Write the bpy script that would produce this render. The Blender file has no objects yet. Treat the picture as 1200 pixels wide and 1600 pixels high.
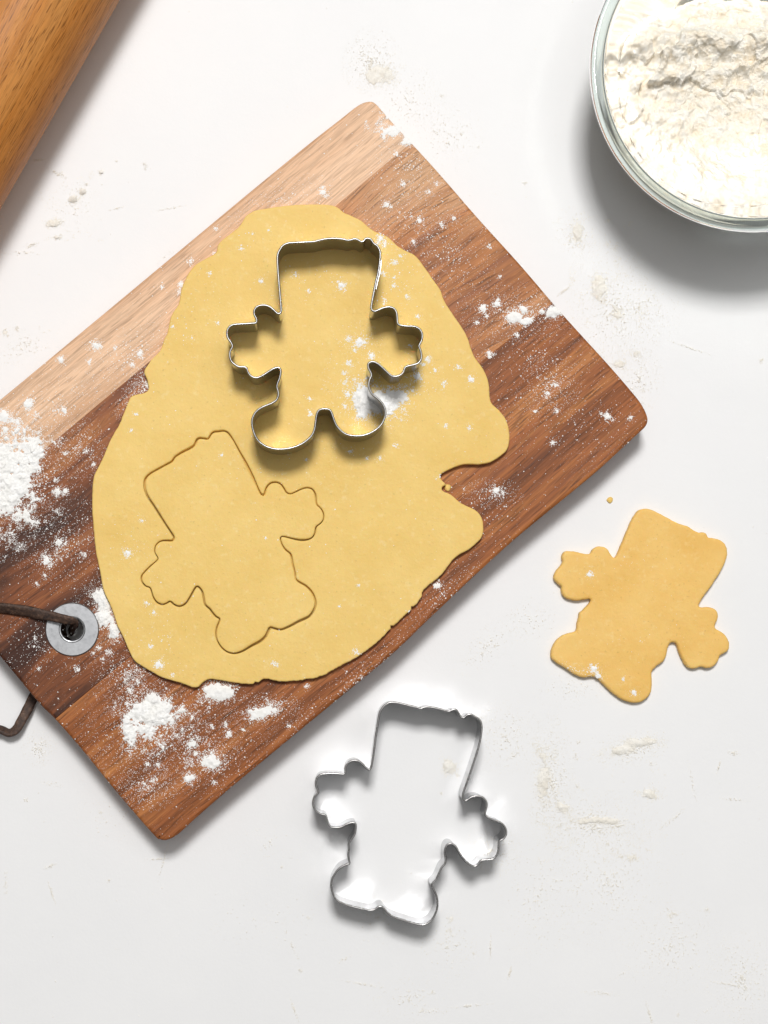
import bpy, math, random
import numpy as np
from mathutils import Vector
from mathutils.geometry import delaunay_2d_cdt
random.seed(7); RNG = np.random.default_rng(11)
SC = bpy.context.scene; COL = SC.collection

# ---------------------------------------------------------------- camera
S = 0.00026                    # metres of table per photo pixel
NX, NY, H = 480.0, 1020.0, 0.77  # the point straight below the lens, lens height
def wx(px): return (px-600)*S
def wy(py): return -(py-800)*S
cam = bpy.data.cameras.new('camera'); camo = bpy.data.objects.new('camera', cam); COL.objects.link(camo)
camo.location = (wx(NX), wy(NY), H); cam.sensor_width = 36; cam.sensor_fit = 'AUTO'
cam.lens = 36*H/(1600*S); cam.shift_x = (600-NX)/1600; cam.shift_y = (NY-800)/1600
cam.clip_start = .02; cam.clip_end = 50; SC.camera = camo

# ---------------------------------------------------------------- light
w = bpy.data.worlds.new('World'); SC.world = w; w.use_nodes = True
w.node_tree.nodes['Background'].inputs[0].default_value = (1, .988, .97, 1)
w.node_tree.nodes['Background'].inputs[1].default_value = .11
def area(name, loc, target, size, power, col):
    l = bpy.data.lights.new(name, 'AREA'); l.shape = 'SQUARE'; l.size = size; l.energy = power; l.color = col
    o = bpy.data.objects.new(name, l); COL.objects.link(o); o.location = loc
    o.rotation_euler = (Vector(target)-Vector(loc)).to_track_quat('-Z', 'Y').to_euler(); return o
area('window_light', (-.05, 1.04, 2.46), (0, 0, 0), .50, 57, (1, .988, .975))
area('overhead_fill', (.3, .5, 2.6), (0, 0, 0), 2.4, 21.5, (1, .99, .975))  # added fill lamp, broad and unseen, lifts the shadows from above
SC.view_settings.view_transform = 'Standard'; SC.view_settings.look = 'None'
SC.view_settings.exposure = 0; SC.view_settings.gamma = 1
SC.render.engine = 'CYCLES'
SC.cycles.use_denoising = True; SC.cycles.blur_glossy = .25; SC.cycles.sample_clamp_indirect = 14; SC.cycles.max_bounces = 14; SC.cycles.transmission_bounces = 12

# ---------------------------------------------------------------- helpers
def P(px, py, z=0.0):
    """world point at height z seen at a photo pixel (arrays allowed)"""
    k = (H-z)/H; cx, cy = wx(NX), wy(NY)
    return cx+(wx(np.asarray(px, float))-cx)*k, cy+(wy(np.asarray(py, float))-cy)*k
def PL(pts, z):
    a = np.array(pts, float); x, y = P(a[:, 0], a[:, 1], z); return np.stack([x, y], 1)
def crop(pts, ox, oy, s): return [(ox+x/s, oy+y/s) for x, y in pts]
def smooth(pts, n=4, closed=True):
    p = np.array(pts, float); N = len(p); out = []
    for i in range(N if closed else N-1):
        if closed: a, b, c, d = p[i-1], p[i], p[(i+1) % N], p[(i+2) % N]
        else: a, b, c, d = p[max(i-1, 0)], p[i], p[i+1], p[min(i+2, N-1)]
        for k in range(n):
            t = k/n
            out.append(.5*((2*b)+(c-a)*t+(2*a-5*b+4*c-d)*t*t+(3*b-a-3*c+d)*t**3))
    if not closed: out.append(p[-1])
    return np.array(out)
def resample(p, step):
    q = np.vstack([p, p[:1]]); d = np.r_[0, np.cumsum(np.linalg.norm(np.diff(q, axis=0), axis=1))]
    n = max(8, int(d[-1]/step)); t = np.linspace(0, d[-1], n, endpoint=False)
    return np.stack([np.interp(t, d, q[:, 0]), np.interp(t, d, q[:, 1])], 1)
def sarea(p): return .5*np.sum(p[:, 0]*np.roll(p[:, 1], -1)-np.roll(p[:, 0], -1)*p[:, 1])
def ccw(p): return p if sarea(p) > 0 else p[::-1].copy()
def normals_in(p):              # left-hand normals = inward for a ccw loop
    t = np.roll(p, -1, 0)-np.roll(p, 1, 0); t /= np.linalg.norm(t, axis=1)[:, None]+1e-12
    return np.stack([-t[:, 1], t[:, 0]], 1)
def inside(poly, q):
    x, y = q[:, 0], q[:, 1]; r = np.zeros(len(q), bool); n = len(poly)
    for i in range(n):
        x1, y1 = poly[i]; x2, y2 = poly[(i+1) % n]
        if y1 == y2: continue
        c = ((y1 > y) != (y2 > y)) & (x < (x2-x1)*(y-y1)/(y2-y1)+x1); r ^= c
    return r
def _h(ix, iy, s):
    v = np.sin(ix*127.1+iy*311.7+s*74.7)*43758.5453; return v-np.floor(v)
def vnoise(x, y, s=0):
    ix, iy = np.floor(x), np.floor(y); fx, fy = x-ix, y-iy; fx = fx*fx*(3-2*fx); fy = fy*fy*(3-2*fy)
    return (_h(ix, iy, s)*(1-fx)+_h(ix+1, iy, s)*fx)*(1-fy)+(_h(ix, iy+1, s)*(1-fx)+_h(ix+1, iy+1, s)*fx)*fy
def fbm(x, y, o=4, s=0, g=.5):
    a, t, r = 1, 0, 0
    for i in range(o):
        r = r+a*(vnoise(x, y, s+i)-.5); t += a; a *= g; x, y = x*2.03+5.1, y*2.03+1.7
    return r/t*2
def link(name, me, mat, parent=None, smoothf=True):
    o = bpy.data.objects.new(name, me); COL.objects.link(o)
    if mat: me.materials.append(mat)
    if parent: o.parent = parent
    if smoothf: me.polygons.foreach_set('use_smooth', np.ones(len(me.polygons), bool))
    return o
def mesh(name, v, f):
    me = bpy.data.meshes.new(name); me.from_pydata([tuple(map(float, a)) for a in v], [], [tuple(int(i) for i in a) for a in f]); me.validate(); me.update(); return me
def tri_mesh(name, v, f):        # fast path, uniform triangles/quads from numpy
    me = bpy.data.meshes.new(name); k = f.shape[1]
    me.vertices.add(len(v)); me.vertices.foreach_set('co', np.ascontiguousarray(v, dtype=np.float32).ravel())
    me.loops.add(f.size); me.loops.foreach_set('vertex_index', np.ascontiguousarray(f, dtype=np.int32).ravel())
    me.polygons.add(len(f)); me.polygons.foreach_set('loop_start', np.arange(0, f.size, k, dtype=np.int32))
    me.update(calc_edges=True); return me
def tag(o, label=None, cat=None, group=None, kind=None):
    for k, v in (('label', label), ('category', cat), ('group', group), ('kind', kind)):
        if v: o[k] = v
    return o
def empty(name, loc=(0, 0, 0), rz=0):
    o = bpy.data.objects.new(name, None); COL.objects.link(o); o.location = loc; o.rotation_euler = (0, 0, rz)
    o.empty_display_size = .02; return o

def slab(name, loops, z0, z1, prof, mat, parent=None, grid=None, zf=None, bev=None, insets=None):
    """plate with rounded upper edge: loops[0] outer, the rest holes (world xy);
    prof = [(inset, drop)] from edge to top in units of the bevel size"""
    V, F, caps, rings0 = [], [], [], []
    polys = []
    for li, lp in enumerate(loops):
        p = ccw(np.array(lp)); 
        if li: p = p[::-1].copy()
        n = normals_in(p); b = np.full(len(p), bev) if np.isscalar(bev) else bev[li]
        iv = insets[li] if insets else n*b[:, None]
        rings = [np.c_[p, np.full(len(p), z0)]]
        for (ins, drop) in prof:
            q = p+iv*ins; z = z1-b*drop
            if zf is not None: z = z+zf(q[:, 0], q[:, 1])
            rings.append(np.c_[q, z])
        base = len(V); m = len(p)
        for r in rings: V.extend(r)
        for k in range(len(rings)-1):
            for i in range(m):
                j = (i+1) % m; a = base+k*m
                F.append((a+i, a+j, a+m+j, a+m+i))
        caps.append((base+(len(rings)-1)*m, rings[-1][:, :2])); rings0.append((base, p)); polys.append(rings[-1][:, :2])
    def cap(sets, pts, flip, zt):
        vin, idx, ed = [], [], []
        for b0, q in sets:
            s0 = len(vin)
            for i in range(len(q)): vin.append(Vector(q[i])); idx.append(b0+i); ed.append((s0+i, s0+(i+1) % len(q)))
        for q in pts: vin.append(Vector(q)); idx.append(None)
        ov, oe, of, ovi, _, _ = delaunay_2d_cdt(vin, ed, [], 0, 1e-8)
        mp = []
        for k, v in enumerate(ov):
            o = [idx[i] for i in ovi[k] if i < len(idx) and idx[i] is not None]
            if o: mp.append(o[0]); continue
            z = zt
            if zf is not None and not flip: z = zt+float(zf(np.array([v[0]]), np.array([v[1]]))[0])
            mp.append(len(V)); V.append(np.array((v[0], v[1], z)))
        ovn = np.array([(v[0], v[1]) for v in ov]); of = np.array(of); c = ovn[of].mean(1)
        ok = inside(sets[0][1], c)
        for b0, q in sets[1:]: ok &= ~inside(q, c)
        for t, k in zip(of, ok):
            if k: F.append(tuple(mp[i] for i in (t[::-1] if flip else t)))
    pts = []
    if grid:
        lo, hi = polys[0].min(0), polys[0].max(0)
        gx, gy = np.meshgrid(np.arange(lo[0], hi[0], grid), np.arange(lo[1], hi[1], grid)); q = np.c_[gx.ravel(), gy.ravel()]
        q += RNG.uniform(-.3, .3, q.shape)*grid
        ok = inside(polys[0], q)
        for hp in polys[1:]: ok &= ~inside(hp, q)
        q = q[ok]; al = np.vstack(polys)
        d = np.array([np.min((al[:, 0]-a)**2+(al[:, 1]-b)**2) for a, b in q]); pts = q[d > (grid*.45)**2]
    cap(caps, pts, False, z1); cap(rings0, [], True, z0)
    return link(name, mesh(name, V, F), mat, parent)
ROUND = [(0, 1), (.06, .62), (.29, .29), (.62, .06), (1, 0)]
ROUND_FLAT = ROUND+[(1.25, 0)]

def sweep_ring(loop, rad, z, seg=8):
    """closed tube along a horizontal loop"""
    n = normals_in(loop); V, F = [], []; N = len(loop)
    for k in range(seg):
        a = 2*math.pi*k/seg
        V.append(np.c_[loop+n*(rad*math.cos(a)), np.full(N, z+rad*math.sin(a))])
    V = np.vstack(V)
    for k in range(seg):
        k2 = (k+1) % seg
        for i in range(N):
            j = (i+1) % N; F.append((k*N+i, k2*N+i, k2*N+j, k*N+j))
    return V, F
def lathe(profile, n=96):
    V, F = [], []; m = len(profile)
    for i in range(n):
        a = 2*math.pi*i/n
        for r, z in profile: V.append((r*math.cos(a), r*math.sin(a), z))
    for i in range(n):
        j = (i+1) % n
        for k in range(m-1): F.append((i*m+k, j*m+k, j*m+k+1, i*m+k+1))
    return V, F

# ---------------------------------------------------------------- materials
class M:
    def __init__(s, name):
        s.m = bpy.data.materials.new(name); s.m.use_nodes = True; s.t = s.m.node_tree; s.b = s.t.nodes['Principled BSDF']
    def n(s, typ, **kw):
        o = s.t.nodes.new(typ)
        for k, v in kw.items(): setattr(o, k, v)
        return o
    def l(s, a, b): s.t.links.new(a, b)
    def co(s, scale=(1, 1, 1), loc=(0, 0, 0), rot=(0, 0, 0), src=None):
        mp = s.n('ShaderNodeMapping'); mp.inputs['Scale'].default_value = scale; mp.inputs['Location'].default_value = loc; mp.inputs['Rotation'].default_value = rot
        if src is None: src = s.n('ShaderNodeTexCoord').outputs['Object']
        s.l(src, mp.inputs[0]); return mp.outputs[0]
    def noise(s, v, scale=1, detail=4, rough=.55, dist=0):
        o = s.n('ShaderNodeTexNoise'); s.l(v, o.inputs['Vector']); o.inputs['Scale'].default_value = scale
        o.inputs['Detail'].default_value = detail; o.inputs['Roughness'].default_value = rough; o.inputs['Distortion'].default_value = dist; return o.outputs[0]
    def ramp(s, f, stops):
        o = s.n('ShaderNodeValToRGB'); s.l(f, o.inputs[0]); e = o.color_ramp.elements
        while len(e) < len(stops): e.new(.5)
        for k, (p, c) in enumerate(stops):
            e[k].position = p; e[k].color = (*c, 1) if not np.isscalar(c) else (c, c, c, 1)
        return o.outputs[0]
    def mix(s, f, a, b, mode='MIX'):
        o = s.n('ShaderNodeMix', data_type='RGBA', blend_type=mode)
        for v, k in ((f, 0), (a, 6), (b, 7)):
            if hasattr(v, 'is_output') or hasattr(v, 'links'): s.l(v, o.inputs[k])
            elif np.isscalar(v): o.inputs[k].default_value = v
            else: o.inputs[k].default_value = (*v, 1)
        return o.outputs[2]
    def math(s, op, a, b=0.0, c=None):
        o = s.n('ShaderNodeMath', operation=op)
        for i, v in enumerate((a, b) if c is None else (a, b, c)):
            if np.isscalar(v): o.inputs[i].default_value = v
            else: s.l(v, o.inputs[i])
        return o.outputs[0]
    def bump(s, h, dist, strength=1, prev=None):
        o = s.n('ShaderNodeBump'); s.l(h, o.inputs['Height']); o.inputs['Distance'].default_value = dist; o.inputs['Strength'].default_value = strength
        if prev is not None: s.l(prev, o.inputs['Normal'])
        s.l(o.outputs[0], s.b.inputs['Normal']); return o.outputs[0]
    def col(s, c):
        i = s.b.inputs['Base Color']
        if hasattr(c, 'links'): s.l(c, i)
        else: i.default_value = (*c, 1)
    def set(s, **kw):
        for k, v in kw.items():
            i = s.b.inputs[k.replace('_', ' ')]
            if hasattr(v, 'links'): s.l(v, i)
            else: i.default_value = v
        return s

def mat_table():
    m = M('white_table'); c = m.co()
    t = m.noise(c, 14, 5, .6); f = m.noise(c, 900, 2, .5)
    m.col(m.ramp(t, [(.3, (.785, .787, .79)), (.7, (.815, .815, .815))])); m.set(Roughness=.55, Specular_IOR_Level=.3)
    b = m.bump(m.noise(c, 60, 6, .65), .0005, .25); m.bump(f, .00006, .5, b); return m.m

def mat_wood(name, dark, mid, light, off, bands=(5, 48), wave=.008, pore=1.0, grad=None, rough=.5, dust=.5, width=(.34, .66), fibre=.55, mixw=(.72, .28), spec=.22, corner=0, pale=None, pores=(110, 1500)):
    """oiled hardwood, grain along the object's x axis"""
    m = M(name); base = m.co(loc=off)
    sep = m.n('ShaderNodeSeparateXYZ'); m.l(base, sep.inputs[0])
    wv = m.math('MULTIPLY', m.math('SUBTRACT', m.noise(m.co((9, 20, 9), src=base), 1, 2), .5), wave*2)
    y = m.math('ADD', sep.outputs[1], wv)
    comb = m.n('ShaderNodeCombineXYZ'); m.l(sep.outputs[0], comb.inputs[0]); m.l(y, comb.inputs[1]); m.l(sep.outputs[2], comb.inputs[2]); v = comb.outputs[0]
    band = m.noise(m.co((bands[0], bands[1], bands[1]), src=v), 1, 5, .6)
    fine = m.noise(m.co((14, 260, 260), src=v), 1, 6, .7)
    fib = m.noise(m.co((60, 1100, 1100), src=v), 1, 4, .65)
    por = m.noise(m.co((pores[0], pores[1], pores[1]), src=v), 1, 1, .5)
    f = m.math('ADD', m.math('MULTIPLY', band, mixw[0]), m.math('MULTIPLY', fine, mixw[1]))
    if grad: f = m.math('ADD', f, m.math('MULTIPLY_ADD', sep.outputs[0], grad[0], grad[1]))
    if corner:                     # the strip pales towards one end beside the sapwood
        cx = m.n('ShaderNodeMapRange'); m.l(m.math('SUBTRACT', sep.outputs[0], off[0]), cx.inputs[0]); cx.inputs[1].default_value = .03; cx.inputs[2].default_value = .13
        cy = m.n('ShaderNodeMapRange'); m.l(m.math('SUBTRACT', y, off[1]), cy.inputs[0]); cy.inputs[1].default_value = .005; cy.inputs[2].default_value = .058
        f = m.math('ADD', f, m.math('MULTIPLY', m.math('MULTIPLY', cx.outputs[0], cy.outputs[0]), corner))
    c = m.ramp(f, [(width[0], dark), ((width[0]+width[1])/2, mid), (width[1], light)]+([(width[1]+.14, pale)] if pale else []))
    c = m.mix(fibre, c, m.ramp(fib, [(.34, .5), (.6, 1.2)]), 'MULTIPLY')
    c = m.mix(m.math('MULTIPLY', m.ramp(por, [(.58, 0.), (.68, 1.)]), .6*pore), c, tuple(.35*a for a in dark))
    # rubbed-in flour dust
    dn = m.math('MULTIPLY', m.ramp(m.noise(m.co((1, 1, 1), src=base), 1700, 2, .6), [(.62, 0.), (.70, 1.)]), m.ramp(m.noise(base, 38, 4, .6), [(.50, 0.), (.70, 1.)]))
    c = m.mix(m.math('MULTIPLY', dn, dust), c, (.78, .76, .73))
    m.col(c); m.set(Roughness=m.ramp(fine, [(.3, rough-.07), (.7, rough+.1)]), Specular_IOR_Level=spec)
    b = m.bump(fib, .00012, .6); m.bump(por, .00012, .5, b); return m.m

def mat_dough(name, a, b, pale):
    m = M(name); c = m.co()
    t = m.noise(c, 38, 6, .68); sp = m.noise(c, 420, 3, .6); pit = m.noise(c, 800, 2, .5)
    k = m.ramp(t, [(.3, a), (.7, b)])
    k = m.mix(m.math('MULTIPLY', m.ramp(sp, [(.58, 0.), (.74, 1.)]), .32), k, pale)
    k = m.mix(m.math('MULTIPLY', m.ramp(pit, [(.66, 0.), (.74, 1.)]), .30), k, tuple(.55*q for q in a))
    m.col(k); m.set(Roughness=.62, Specular_IOR_Level=.35, Subsurface_Weight=.25, Subsurface_Radius=(1, .55, .2), Subsurface_Scale=.0012)
    bb = m.bump(m.noise(c, 110, 6, .66), .0007, .6); bb = m.bump(pit, .00012, .6, bb); return m.m

def mat_metal(name, col, rough, scratch=.5, scale=(300, 300, 20)):
    m = M(name); c = m.co(); n = m.noise(m.co(scale, src=c), 1, 4, .6)
    m.col(m.mix(m.math('MULTIPLY', m.ramp(m.noise(c, 160, 4), [(.45, 0.), (.7, 1.)]), .35), col, tuple(.72*q for q in col)))
    m.set(Metallic=1., Roughness=m.ramp(n, [(.3, rough*.75), (.7, rough*1.3)])); m.bump(n, .00004, scratch); return m.m

def mat_flour(name, a=(.86, .85, .83), b=(.80, .77, .70)):
    m = M(name); c = m.co(); m.col(m.ramp(m.noise(c, 220, 5, .65), [(.35, b), (.6, a)]))
    m.set(Roughness=1., Specular_IOR_Level=.05); m.bump(m.noise(c, 1500, 3, .7), .00022, .6); return m.m

def mat_leather():
    m = M('brown_leather'); c = m.co(); n = m.noise(c, 500, 5, .7)
    m.col(m.ramp(n, [(.35, (.022, .012, .009)), (.55, (.07, .036, .022)), (.75, (.20, .12, .08))]))
    m.set(Roughness=.62); m.bump(n, .0006, .8); return m.m

def mat_glass():
    m = M('clear_glass'); m.col((.84, .925, .89)); m.set(Roughness=.015, IOR=1.47, Transmission_Weight=1.); return m.m

TABLE = mat_table(); FLOUR = mat_flour('flour', (.89, .885, .87), (.86, .85, .82)); CREAM = mat_flour('cream_flour', (.84, .82, .77), (.79, .755, .68)); BOWLF = mat_flour('bowl_flour', (.82, .79, .72), (.77, .68, .54))
DOUGH = mat_dough('rolled_dough', (.76, .515, .143), (.82, .59, .20), (.88, .74, .42))
DOUGH_CUT = mat_dough('warm_dough', (.775, .465, .112), (.84, .565, .185), (.88, .70, .36))
STEEL = mat_metal('tinned_steel', (.45, .45, .46), .19); RIM = mat_metal('rim_steel', (.34, .335, .33), .28)
ALU = mat_metal('brushed_aluminium', (.31, .315, .325), .46, .8, (500, 500, 500)); LEATHER = mat_leather(); GLASS = mat_glass()

# ---------------------------------------------------------------- table
tb = tri_mesh('tabletop', np.array([(-1.2, -1.2, 0), (1.2, -1.2, 0), (1.2, 1.2, 0), (-1.2, 1.2, 0)]), np.array([(0, 1, 2, 3)]))
tag(link('tabletop', tb, TABLE), 'matte white tabletop dusted with flour', kind='structure')

# ---------------------------------------------------------------- cutting board
BZ0, BZ = .0018, .0195
board_px = [(567,160),(580,157.7),(588,162),(597,172),(620,198),(680,263),(747,340),(813,413),(880,491),(949,567),(988,612),(1003,631.5),(1010.5,646.5),
 (1012.6,657),(1009,666),(1000,675),(977,696),(929,740),(840,813),(777,867),(678,960),(610,1025),(519,1100),(456,1152),(368,1225),(310,1275),(285,1298),(272,1308),
 (260,1313),(250,1312),(239,1304),(185,1242),(127,1171),(85,1123),(60,1098),(0,1026),(-100,908),(-170,826),(-188,800),(-190,782),(-182,770),(-150,746),(0,624),
 (130,516),(300,374.5),(389.5,300),(480,226),(533,184.5),(553,168.5)]
BA = math.radians(39.9); sn, cs = math.sin(BA), math.cos(BA)
bo = smooth(board_px, 5)
BCX, BCY = [float(v) for v in P(400, 735, BZ)]
def to_local(q):
    x, y = q[:, 0]-BCX, q[:, 1]-BCY; return np.stack([x*cs+y*sn, -x*sn+y*cs], 1)
board = empty('cutting_board', (BCX, BCY, 0), BA)
tag(board, 'rectangular walnut cutting board with a metal eyelet under the rolled dough', 'cutting board')
bo_s = bo[:, 0]*sn+bo[:, 1]*cs
def clip(poly, smin, smax):
    def half(p, c, sg):
        out = []
        for i in range(len(p)):
            a, b = p[i], p[(i+1) % len(p)]; da = sg*(a[0]*sn+a[1]*cs-c); db = sg*(b[0]*sn+b[1]*cs-c)
            if da >= 0: out.append(a)
            if (da >= 0) != (db >= 0): out.append(a+(b-a)*da/(da-db))
        return np.array(out)
    return half(half(poly, smin, 1), smax, -1)
JOINTS = (0, 583.5, 917, 3000)
HOLE = (113, 983.5)
W1 = mat_wood('pale_sapwood', (.43,.215,.105), (.63,.365,.205), (.76,.50,.32), (.3,.1,0), (2.2, 50), .004, .5, (.25, .0), .50, .4, (.33, .62), .45)
W2 = mat_wood('dark_heartwood', (.050,.016,.008), (.225,.070,.023), (.47,.19,.066), (.1,.37,0), (6, 36), .013, .8, (.40, .0), .50, .35, (.40, .62), .5, (.72, .28), .22, .21, (.60, .34, .18))
W3 = mat_wood('streaky_heartwood', (.095,.028,.010), (.31,.100,.029), (.54,.225,.07), (.73,.21,0), (3, 80), .004, .8, None, .50, .35, (.34, .66), .6, (.55, .45), .2)
for k, wm in enumerate((W1, W2, W3)):
    c = clip(bo, JOINTS[k], JOINTS[k+1]); c = resample(c, 6) if False else c
    q = ccw(to_local(PL(c, BZ)))
    # joint flags in local space
    n = normals_in(q); b = np.full(len(q), .0013); iv = n*b[:, None]
    s_loc = q[:, 1]
    for js in JOINTS[1:3]:
        jl = to_local(PL([(400+ (js-(400*sn+735*cs))*sn, 735+(js-(400*sn+735*cs))*cs)], BZ))[0, 1]
        on = np.abs(s_loc-jl) < 2e-5
        sgn = 1 if q[:, 1].mean() > jl else -1
        for i in np.where(on)[0]: iv[i] = (-.0013*np.sign(q[i, 0]), sgn*.00012); b[i] = .0013 if abs(q[i,0]) > 0.02 else .0002
    loops, bevs, ivs = [q], [b], [iv]
    if k == 1:
        hc = to_local(PL([HOLE], BZ))[0]; a = np.linspace(0, 2*math.pi, 48, endpoint=False)
        hp = np.c_[hc[0]+.0048*np.cos(a), hc[1]+.0048*np.sin(a)]; loops.append(hp); hb = np.full(48, .0002)
        bevs.append(hb); ivs.append(normals_in(ccw(hp)[::-1])*.0002)
    slab('wood_strip', loops, BZ0, BZ, ROUND_FLAT, wm, board, bev=bevs, insets=ivs)
# eyelet: flat flange, raised lip and barrel
hl = to_local(PL([HOLE], BZ))[0]
R = 42*S*(H-BZ)/H
prof = [(R-.0001, BZ-.0002), (R, BZ+.0003), (R-.0004, BZ+.0007), (.0053, BZ+.0007), (.0050, BZ+.0009), (.0046, BZ+.0008), (.0044, BZ+.0004), (.0044, BZ-.0006)]
v, f = lathe([p for p in prof], 64)
ey = link('eyelet', mesh('eyelet', v, [t[::-1] for t in f]), ALU, board); ey.location = (hl[0], hl[1], 0); ey.data.set_sharp_from_angle(angle=math.radians(25))

# ---------------------------------------------------------------- leather cord
def ribbon(name, pts, half_w, half_t, mat, seg=10):
    """pts rows: x, y, z, roll angle, width scale"""
    p = smooth(np.array(pts), 8, False); V, F = [], []; N = len(p)
    for i in range(N):
        a, b = p[max(i-1, 0), :3], p[min(i+1, N-1), :3]; t = b-a; t /= np.linalg.norm(t)+1e-12
        up = np.array((0, 0, 1.)); side = np.cross(t, up)
        if np.linalg.norm(side) < .15: side = np.array((sn, -cs, 0))
        side /= np.linalg.norm(side); nn = np.cross(side, t); r = p[i, 3]
        s2 = side*math.cos(r)+nn*math.sin(r); n2 = nn*math.cos(r)-side*math.sin(r)
        for k in range(seg):
            th = 2*math.pi*k/seg; cu, su = math.cos(th), math.sin(th)
            ex = math.copysign(abs(cu)**.5, cu); ey_ = math.copysign(abs(su)**.6, su)
            j = 1+.07*float(fbm(np.array([i*.35]), np.array([k*.9]), 2, 5)[0])
            V.append(p[i, :3]+s2*(half_w*p[i, 4]*ex*j)+n2*(half_t*ey_*j))
    for i in range(N-1):
        for k in range(seg):
            k2 = (k+1) % seg; F.append((i*seg+k, i*seg+k2, (i+1)*seg+k2, (i+1)*seg+k))
    F.append(tuple(range(seg))[::-1]); F.append(tuple((N-1)*seg+k for k in range(seg)))
    return link(name, mesh(name, V, F), mat)
def C(px, py, z, roll=0, wsc=1): x, y = P(px, py, z); return (float(x), float(y), z, roll, wsc)
cord_pts = [C(110, 988, .006, .5, .8), C(113, 982, .013, .6, .8), C(117, 974, .0205, .6, .8), C(112, 970, .0232, .55, .8), C(98, 967, .0232, .4, .9), C(75, 962, .0222, .3, 1.0), C(37, 954, .0218, .55, 1.15),
 C(0, 950, .0216, .8, 1.2), C(-40, 950, .021, .5, 1.2), C(-80, 965, .019, .3, 1.1), C(-125, 1010, .012, .3, 1), C(-130, 1070, .008, .4, 1), C(-90, 1120, .006, .5, 1), C(-35, 1134, .005, .7, 1),
 C(0, 1140, .0048, .9, 1), C(13, 1145, .005, .9, .95), C(24, 1141, .0052, .5, .95), C(33, 1127, .0048, .15, .95), C(43, 1108, .0034, .1, 1), C(53, 1088, .0016, 0, 1), C(66, 1066, .0009, 0, 1), C(85, 1035, .0008, 0, 1), C(104, 1000, .0008, 0, 1)]
cord = ribbon('leather_cord', cord_pts, .0021, .0009, LEATHER)
tag(cord, 'dark brown leather cord looped through the metal eyelet of the board', 'cord')

# ---------------------------------------------------------------- dough sheet and the cut figure still in it
DT = .0031; DZ = BZ+DT
dough_px = [(439,322),(460,320),(491,319),(515.5,320),(529,324.7),(537,332),(552,338.5),(566,345.6),(583,360),(605,369),(620,383),(632.7,391),(648,398.7),(660,412.5),(676,435.7),(688,452.6),
 (694,469.6),(709.8,494),(728,522),(740.6,556),(756,577.5),(763.7,599),(766.8,627),(780.7,642),(791.5,657.7),(796,679),(792,702.7),(771,720),(750,725.5),(725.5,725.5),(708,731),(692,739),
 (688,743),(690,750),(697,757),(691,761),(692,767),(704.5,773),(722,787),(743,797),(753.5,811),(755,830.5),(750,843),(732.5,858.5),(711.5,871),(690.5,897),(662.5,921.5),(657,935.5),(638,956.5),(610,983),(585.5,1007),
 (557.5,1026.5),(529.5,1042),(498,1058),(466.5,1063),(442,1065),(414,1061),(402,1067),(378,1068.5),(360,1065.5),(330,1061),(318,1065.5),(306,1074.5),(282,1067),(252,1058),(238.5,1050.5),
 (220.5,1040),(207,1028),(193.5,998),(184.5,980),(174,950),(162,923),(156,893),(150,863),(146.4,830),(144,794),(144,764),(147,743),(157.5,722),(166.5,701),(174,684),(184,667.5),(190,654),
 (200,629.6),(206,619),(226,613.5),(232,606),(229,591.7),(225,580),(235,564),(249.6,548),(255.4,533),(262.7,516),(267,495.4),(278.7,475),(281.7,460.4),(289,437),(302,416.7),(316.7,406.5),
 (337,394.8),(343,378.8),(372,355.4),(383.7,338),(398,329),(421.7,324.8)]
cut_px = crop([(95,375),(103,350),(125,328),(165,305),(210,280),(250,258),(268,232),(310,205),(350,185),(378,165),(390,138),(405,126),(430,128),(455,130),(468,110),(485,92),(515,88),(545,85),(570,98),(600,140),
 (630,195),(660,250),(690,310),(720,370),(740,415),(755,442),(768,452),(778,435),(785,410),(805,385),(835,376),(865,385),(885,410),(898,432),(920,443),(945,435),(980,418),(1015,408),(1045,415),(1062,440),
 (1068,475),(1072,503),(1095,525),(1110,555),(1108,590),(1090,612),(1068,630),(1062,660),(1050,685),(1025,700),(985,704),(940,697),(900,687),(875,683),(865,697),(875,730),(895,760),(920,780),(928,800),
 (935,840),(947,885),(953,925),(975,945),(1010,965),(1040,995),(1058,1030),(1065,1065),(1055,1100),(1035,1130),(1015,1145),(970,1165),(920,1192),(870,1212),(830,1205),(805,1200),(795,1220),(780,1250),
 (750,1278),(700,1305),(650,1335),(605,1348),(565,1340),(530,1312),(508,1275),(500,1235),(507,1195),(520,1165),(520,1150),(500,1138),(480,1115),(465,1095),(440,1072),(432,1040),(425,1005),(410,978),
 (390,967),(375,985),(350,1030),(325,1065),(295,1080),(265,1072),(240,1052),(220,1062),(195,1070),(165,1058),(145,1030),(135,1000),(125,975),(100,965),(80,940),(77,910),(95,885),(130,850),(165,820),
 (170,805),(155,780),(152,755),(163,728),(190,710),(225,708),(250,708),(262,690),(245,660),(215,615),(180,560),(145,505),(115,460),(97,415)], 200, 650, 3.636)
def dough_z(x, y): return .00022*fbm(x*70, y*70, 3, 3)+.00010*fbm(x*330, y*330, 2, 9)
dl = resample(smooth(dough_px, 4), 1.7)
ang = np.arange(len(dl)); nrm = normals_in(dl)
rag = np.clip((dl[:, 1]-830)/150, 0, 1)*np.clip((dl[:, 0]-330)/80, 0, 1)      # the torn lower edge
rag = np.maximum(rag, .35*((dl[:, 0] < 300) & (dl[:, 1] < 660)))
amp = .5+1.5*rag
dl = dl+nrm*(amp*(.6*fbm(dl[:, 0]*.11, dl[:, 1]*.11, 3, 21)+.75*fbm(dl[:, 0]*.19, dl[:, 1]*.19, 4, 33, .6)))[:, None]
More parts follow.
